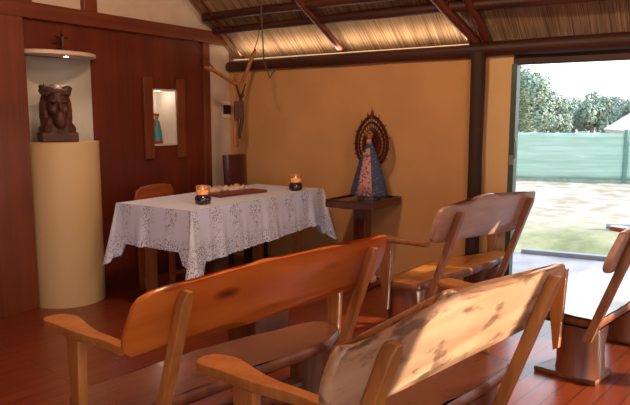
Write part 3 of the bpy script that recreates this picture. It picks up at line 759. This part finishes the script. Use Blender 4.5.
def bench(loc, rot, label, rail, seat, rm, sm, pm, stm, arms=('l', 'r'), am=None, px=(-.53, .475), pw=.024, zt=.92, pb=.17, sr=1.0, stretch=False, al_=1.0, yo=0.0, si=0.0, seed=1, foot=True, armposts=('l', 'r')):
    t = thing('wooden_bench', label, 'bench', (loc[0], loc[1], 0), R(rot), 'rustic slab benches with live edges')
    am = am or pm
    m = MB(); m.prism(densify(rail, .02, .006, seed), rail_fn, -.016 + yo, .020 + yo, shrink=.007); m.build('backrest', rm, t, angle=50)
    m = MB(); m.prism(densify(seat, .03, .010, seed + 4), lambda u, v, w: (u, v, w), .37, .425, shrink=.010, edge=1); m.build('seat', [sm, M['stump']], t, angle=50)
    for x in px:      # rear posts, squared, leaning back, chamfered top
        w = pw
        m = MB()
        def pf(u, v, w_): return (x + u, yr(v) + w_, v)
        m.prism([(-w*.75, pb), (w*.75, pb), (w, .45), (w, zt - .035), (w*.45, zt), (-w*.45, zt), (-w, zt - .035), (-w, .45)], pf, -.064 + yo, -.018 + yo, shrink=.005)
        m.build('rear_post', pm, t, angle=30)
    for sx in (-1, 1):
        m = MB(); m.lathe([(q*sr, z_) for q, z_ in ((.145, 0.03), (.138, .07), (.134, .16), (.134, .28), (.137, .355), (.138, .37))], (sx*(.535 - si), -.0, 0), 26, jit=.10, sy=.92)
        m.build('stump_leg', stm, t)
        if foot:
            m = MB(); m.prism(densify([(sx*(.535-si) - .13, -.14), (sx*(.535-si) + .13, -.14), (sx*(.535-si) + .13, .17), (sx*(.535-si) - .14, .22)], .04, .012, seed+sx), lambda u, v, w: (u, v, w), 0, .03, shrink=.005)
            m.build('foot_board', stm, t, angle=50)
    if stretch:
        m = MB(); m.tube(logpts((-.44, .0, .17), (.44, -.0, .17), 10, .02, seed), .045, 12, .15); m.build('stretcher', stm, t)
    AO = [(-0.756,0.235),(-0.735,0.262),(-0.704,0.268),(-0.667,0.258),(-0.635,0.192),(-0.640,0.12),(-0.655,0.045),(-0.665,-0.052),(-0.655,-0.18),(-.655,-.262),(-.70,-.262),(-0.706,-0.161),(-0.728,-0.055),(-0.742,0.051),(-0.748,0.14),(-0.759,0.200)]
    for s_, sx in (('l', 1), ('r', -1)):
        if s_ in arms:
            m = MB(); m.prism(densify([(p[0]*sx, p[1]*(al_ if (p[1] > 0 and sx == 1) else 1)) for p in AO], .03), lambda u, v, w: (u, v, w), .69, .722, shrink=.005); m.build('armrest', am, t, angle=40)
        if s_ in armposts:
            m = MB(); X = -.715*sx
            m.prism([(-.022, .24), (.012, .22), (.035, .40), (.050, .62), (.052, .69), (-.045, .69), (-.042, .60), (-.032, .42)], lambda u, v, w: (X + w, .03 + u, v), -.018, .018, shrink=.004)
            m.build('arm_post', am, t, angle=40)
    return t
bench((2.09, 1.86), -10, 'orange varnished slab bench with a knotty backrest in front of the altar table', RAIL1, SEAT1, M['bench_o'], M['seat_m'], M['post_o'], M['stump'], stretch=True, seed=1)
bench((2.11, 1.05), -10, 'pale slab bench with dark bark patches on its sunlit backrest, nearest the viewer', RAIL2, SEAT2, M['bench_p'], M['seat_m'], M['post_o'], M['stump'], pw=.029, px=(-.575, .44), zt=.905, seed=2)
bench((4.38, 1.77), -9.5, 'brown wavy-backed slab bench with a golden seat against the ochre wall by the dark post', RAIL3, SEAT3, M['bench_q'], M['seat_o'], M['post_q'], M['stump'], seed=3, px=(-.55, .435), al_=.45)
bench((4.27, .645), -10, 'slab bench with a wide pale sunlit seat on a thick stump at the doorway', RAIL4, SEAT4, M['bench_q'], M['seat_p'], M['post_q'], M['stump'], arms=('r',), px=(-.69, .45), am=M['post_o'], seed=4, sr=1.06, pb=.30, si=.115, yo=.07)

# ------------------------------------------------------------------ outdoors
m = MB()
gx, gy = 60, 50
gv = [[m.bm.verts.new((5.3 + 115*(i/gx)**2, -40 + 90*j/gy, -.12 + .05*noise.noise(Vector((i*.5, j*.5, 0))) - .0)) for j in range(gy+1)] for i in range(gx+1)]
for i in range(gx):
    for j in range(gy): m.bm.faces.new((gv[i][j], gv[i+1][j], gv[i+1][j+1], gv[i][j+1]))
g = m.build('ground', M['ground']); struct(g, 'dry sandy grass yard outside')
m = MB(); m.box(-60, 5.3, -60, -3.15, -.3, -.12); m.box(-60, -3.15, -3.15, 40, -.3, -.12); struct(m.build('ground', M['ground'], smooth=False))
m = MB(); m.box(-.045, .045, -.9, .9, -.1, .045, Matrix.Translation((7.24, 1.12, 0)) @ Matrix.Rotation(R(8), 4, 'Z')); tag(m.build('kerb_timber', M['cable'], smooth=False, bevel=.006), 'long low grey timber along the outer edge of the porch', 'timber')
m = MB(); m.tube(logpts((10.0, 1.62, -.07), (10.15, .6, -.05), 8, .02, 5), .04, 10, .1); tag(m.build('fallen_log', M['cable']), 'short dark log lying on the yard grass beyond the porch', 'log')

fe = thing('net_fence', 'long green shade-net fence on posts across the yard', 'fence', (0, 0, -.06))
F0 = Vector((16.0, 7.0)); F1 = Vector((18.3, -.4)); fd = (F1-F0).normalized()
cuts = [0, (Vector((16.54, 4.975)) - F0).length - .9, (Vector((17.30, 2.45)) - F0).length, 7.75]
for q in range(3):
    m = MB(); a_, b_ = cuts[q], cuts[q+1]; nn = 26
    vv = [[m.bm.verts.new((*(F0 + fd*(a_ + (b_-a_)*i/nn)).to_tuple(), .03 + 1.17*j/10 - (.015*math.sin(PI*i/nn) if j == 10 else 0))) for j in range(11)] for i in range(nn+1)]
    for i in range(nn+1):
        for j in range(11): vv[i][j].co.x += .03*noise.noise(Vector((i*.3, j*.5, q)))
    for i in range(nn):
        for j in range(10): m.bm.faces.new((vv[i][j], vv[i+1][j], vv[i+1][j+1], vv[i][j+1]))
    o = m.build('net_panel', M['net'], fe); s_ = o.modifiers.new('t', 'SOLIDIFY'); s_.thickness = .006
for c_ in cuts:
    p = F0 + fd*c_; m = MB(); m.tube([(p.x, p.y, -.15), (p.x, p.y, 1.27)], .05, 10); m.build('fence_post', plain('fence_post_green', (.10, .20, .17), .7), fe)
m = MB(); a_ = F0; m.prism([(0, -.12), (7.75, -.12), (7.75, .03), (0, .03)], lambda u, v, w: (F0.x + fd.x*u + .02 + w, F0.y + fd.y*u, v), -.02, .02); m.build('base_board', plain('fence_base', (.22, .30, .24), .9), fe, smooth=False)

hs = thing('thatched_house', 'low house with a pale sloping thatched roof behind the green fence', 'house', (26.0, 1.0, 0), R(20))
m = MB(); m.box(-2, 2, -2.2, 2.2, -.12, 1.35); m.prism([(-2.2, 1.35), (2.2, 1.35), (0, 2.9)], lambda u, v, w: (w, u, v), -2, 2); m.build('wall', M['house_wall'], hs, smooth=False)
m = MB()
m.prism([(3.0, .95), (0, 2.95), (0, 3.12), (3.1, 1.07)], lambda u, v, w: (w, u, v), -2.4, 2.4); m.prism([(-3.0, .95), (0, 2.95), (0, 3.12), (-3.1, 1.07)], lambda u, v, w: (w, u, v), -2.4, 2.4)
m.build('roof', M['roof_far'], hs, smooth=False)

def conifer(x, y, h, r, label, n=2600, lm='leaf_c', seed=0):
    rnd = random.Random(seed)
    t = thing('conifer_tree', label, 'tree', (x, y, -.12), 0, 'trees beyond the fence')
    m = MB(); m.tube([(0, 0, 0), (0, 0, h*.5), (0, 0, h*.96)], [.16, .10, .02], 8)
    for i in range(26):
        z = h*(.12 + .8*i/26); a = i*2.4; L = r*(1 - z/h)**.8
        m.tube([(0, 0, z), (L*.5*math.cos(a), L*.5*math.sin(a), z + .1), (L*.9*math.cos(a), L*.9*math.sin(a), z - .05)], [.04, .025, .01], 5)
    m.build('trunk', M['trunk'], t)
    m = MB()
    for i in range(n):
        z = h*(.10 + .9*rnd.random()**1.15); tier = int(z/h*15)
        a = rnd.random()*2*PI
        lobe = .62 + .38*abs(math.sin(a*3.5 + tier*1.7))
        L = r*(1 - z/h)**.75 * lobe * (.35 + .65*rnd.random()**.5) * (.85 + .3*((z/h*15) % 1)) + .05
        p = Vector((L*math.cos(a), L*math.sin(a), z - L*.22))
        s = .08 + .09*rnd.random()
        d = Vector((math.cos(a), math.sin(a), -.3 + rnd.random()*.4)).normalized(); q = Vector((-d.y, d.x, rnd.random()-.5)).normalized()
        vs_ = [m.bm.verts.new(p - q*s*.5), m.bm.verts.new(p + q*s*.5), m.bm.verts.new(p + d*s*1.5)]
        m.bm.faces.new(vs_)
    m.build('foliage', M[lm], t, smooth=False)
def leafy(x, y, h, r, label, n=2600, seed=0, name='leafy_tree'):
    rnd = random.Random(seed)
    t = thing(name, label, 'tree', (x, y, -.12), 0, 'trees beyond the fence')
    m = MB(); m.tube([(0, 0, 0), (.05, 0, h*.45), (0, .05, h*.8)], [.18, .12, .03], 8)
    for i in range(8):
        a = i*.8; m.tube([(.03, 0, h*.3), (r*.35*math.cos(a), r*.35*math.sin(a), h*.55), (r*.6*math.cos(a), r*.6*math.sin(a), h*.75)], [.08, .05, .02], 6)
    m.build('trunk', M['trunk'], t)
    blobs = [(Vector((r*.55*math.cos(a_)*rnd.random()**.3, r*.55*math.sin(a_)*rnd.random()**.3, h*(.25 + .5*rnd.random()))), r*(.32 + .25*rnd.random())) for a_ in [rnd.random()*2*PI for _ in range(13)]] + [(Vector((0, 0, h - r*.4)), r*.42)]
    m = MB()
    for i in range(n):
        c_, br = blobs[i % len(blobs)]
        v = Vector((rnd.gauss(0, 1), rnd.gauss(0, 1), rnd.gauss(0, 1))).normalized()
        p = c_ + v*br*(.75 + .3*rnd.random())
        if p.z < .2: continue
        s = .09 + .10*rnd.random(); q = v.cross(Vector((rnd.random()-.5, rnd.random()-.5, rnd.random()-.5))).normalized(); d = (v.cross(q) + v*(rnd.random()-.3)).normalized()
        m.bm.faces.new([m.bm.verts.new(p - q*s*.6), m.bm.verts.new(p + q*s*.6), m.bm.verts.new(p + d*s*1.3)])
    m.build('foliage', M['leaf_g'], t, smooth=False)
conifer(38.2, 11.9, 5.60, 2.02, 'tall layered conifer right beside the door edge, tallest tree in view', 8400, seed=1)
leafy(48.0, 13.6, 5.18, 2.02, 'tall bluish bushy tree just right of the layered conifer', 8400, seed=2)
leafy(53.4, 13.1, 3.70, 1.84, 'rounded tree lower than the bluish bushy one, next to it', 6000, seed=4)
leafy(63.3, 13.6, 3.45, 1.84, 'low pale bushy tree in the dip of the treeline', 5200, seed=5)
leafy(56.0, 10.6, 3.77, 1.75, 'pointed pale tree near the middle of the treeline', 5200, seed=6)
leafy(62.9, 10.0, 3.67, 1.93, 'rounded pale tree left of the thatched house roof', 5200, seed=7)
leafy(57.6, 7.5, 3.28, 1.84, 'rounded pale tree behind the lower end of the thatched roof', 5200, seed=8)
leafy(63.6, 6.6, 4.05, 2.02, 'pale tree rising highest behind the thatched roof, right end of the treeline', 5200, seed=9)
leafy(61.0, 17.3, 4.08, 1.84, 'low bush filling the gap behind the bluish tree', 4400, seed=10)

# ------------------------------------------------------------------ light
w = bpy.data.worlds.new('World'); bpy.context.scene.world = w; w.use_nodes = True
nt = w.node_tree; bg = nt.nodes['Background']
tc_ = nt.nodes.new('ShaderNodeTexCoord'); sp = nt.nodes.new('ShaderNodeSeparateXYZ'); nt.links.new(tc_.outputs['Generated'], sp.inputs[0])
r_ = ramp(nt, sp.outputs[2], [(0.0, (.92, .97, 1.0)), (.35, (.76, .88, 1.0)), (1.0, (.45, .65, 1.0))])
nt.links.new(r_.outputs['Color'], bg.inputs['Color']); bg.inputs['Strength'].default_value = 2.2
sl = bpy.data.lights.new('sun', 'SUN'); sl.energy = 8.0; sl.angle = R(.6); sl.color = (1, .86, .66)
so = bpy.data.objects.new('sun', sl); C.objects.link(so)
el = R(18); d = Vector((math.cos(el)*.35, -math.cos(el)*.937, math.sin(el)))
so.rotation_euler = d.to_track_quat('Z', 'Y').to_euler()
# warm strip lamp added on top of the wall log to light the thatch
sg = thing('added_cove_lamp', 'warm strip lamp added on top of the wall log to light the thatch', 'lamp', (0, 0, 0))
m = MB(); m.box(5.13, 5.16, 1.95, 4.5, 2.095, 2.103); m.build('strip', emis('added_lamp_strip', (1, .75, .45), .3), sg, smooth=False)
al = bpy.data.lights.new('cove_light', 'AREA'); al.shape = 'RECTANGLE'; al.size = 2.5; al.size_y = .05; al.energy = 4; al.color = (1, .80, .55)
ao = bpy.data.objects.new('cove_light', al); C.objects.link(ao); ao.location = (5.12, 3.22, 2.125); ao.rotation_euler = (PI, 0, PI/2)
# unseen hanging bulbs added to brighten the interior
def added_bulb(x, y, z, e, label):
    t = thing('added_bulb_lamp', label, 'lamp', (x, y, z))
    m = MB(); m.tube([(0, 0, .1), (0, 0, rz_(max(x, 1.1)) - z - .02)], .004, 6); m.build('cord', M['rope'], t)
    m = MB(); m.lathe([(.018, .06), (.02, .11), (.008, .12)], seg=12); m.build('socket', M['iron'], t)
    m = MB(); m.ball((0, 0, .02), .03, 12); m.build('bulb', emis('added_bulb_glow', (1, .62, .32), 8), t)
    l = bpy.data.lights.new('added_bulb_light', 'POINT'); l.energy = e; l.color = (1, .66, .40); l.shadow_soft_size = .08
    o = bpy.data.objects.new('added_bulb_light', l); C.objects.link(o); o.location = (x, y, z - .08)
added_bulb(2.2, 2.2, 3.1, 95, 'unseen warm bulb added high over the front bench to brighten the room')
added_bulb(2.6, .2, 3.0, 60, 'unseen warm bulb added high over the rear bench to brighten the room')

# ------------------------------------------------------------------ camera
cd = bpy.data.cameras.new('camera'); cam = bpy.data.objects.new('camera', cd); C.objects.link(cam)
cd.sensor_width = 36; cd.lens = 636/630*36; cd.sensor_fit = 'HORIZONTAL'; cd.clip_end = 300; cd.clip_start = .05
cam.location = (0, 0, 1.5)
cam.rotation_euler = (R(90 - 7.57), 0, -R(55.9))
S = bpy.context.scene; S.camera = cam
S.view_settings.view_transform = 'Standard'; S.view_settings.look = 'None'; S.view_settings.gamma = 1; S.view_settings.use_curve_mapping = False
S.view_settings.exposure = 0.5
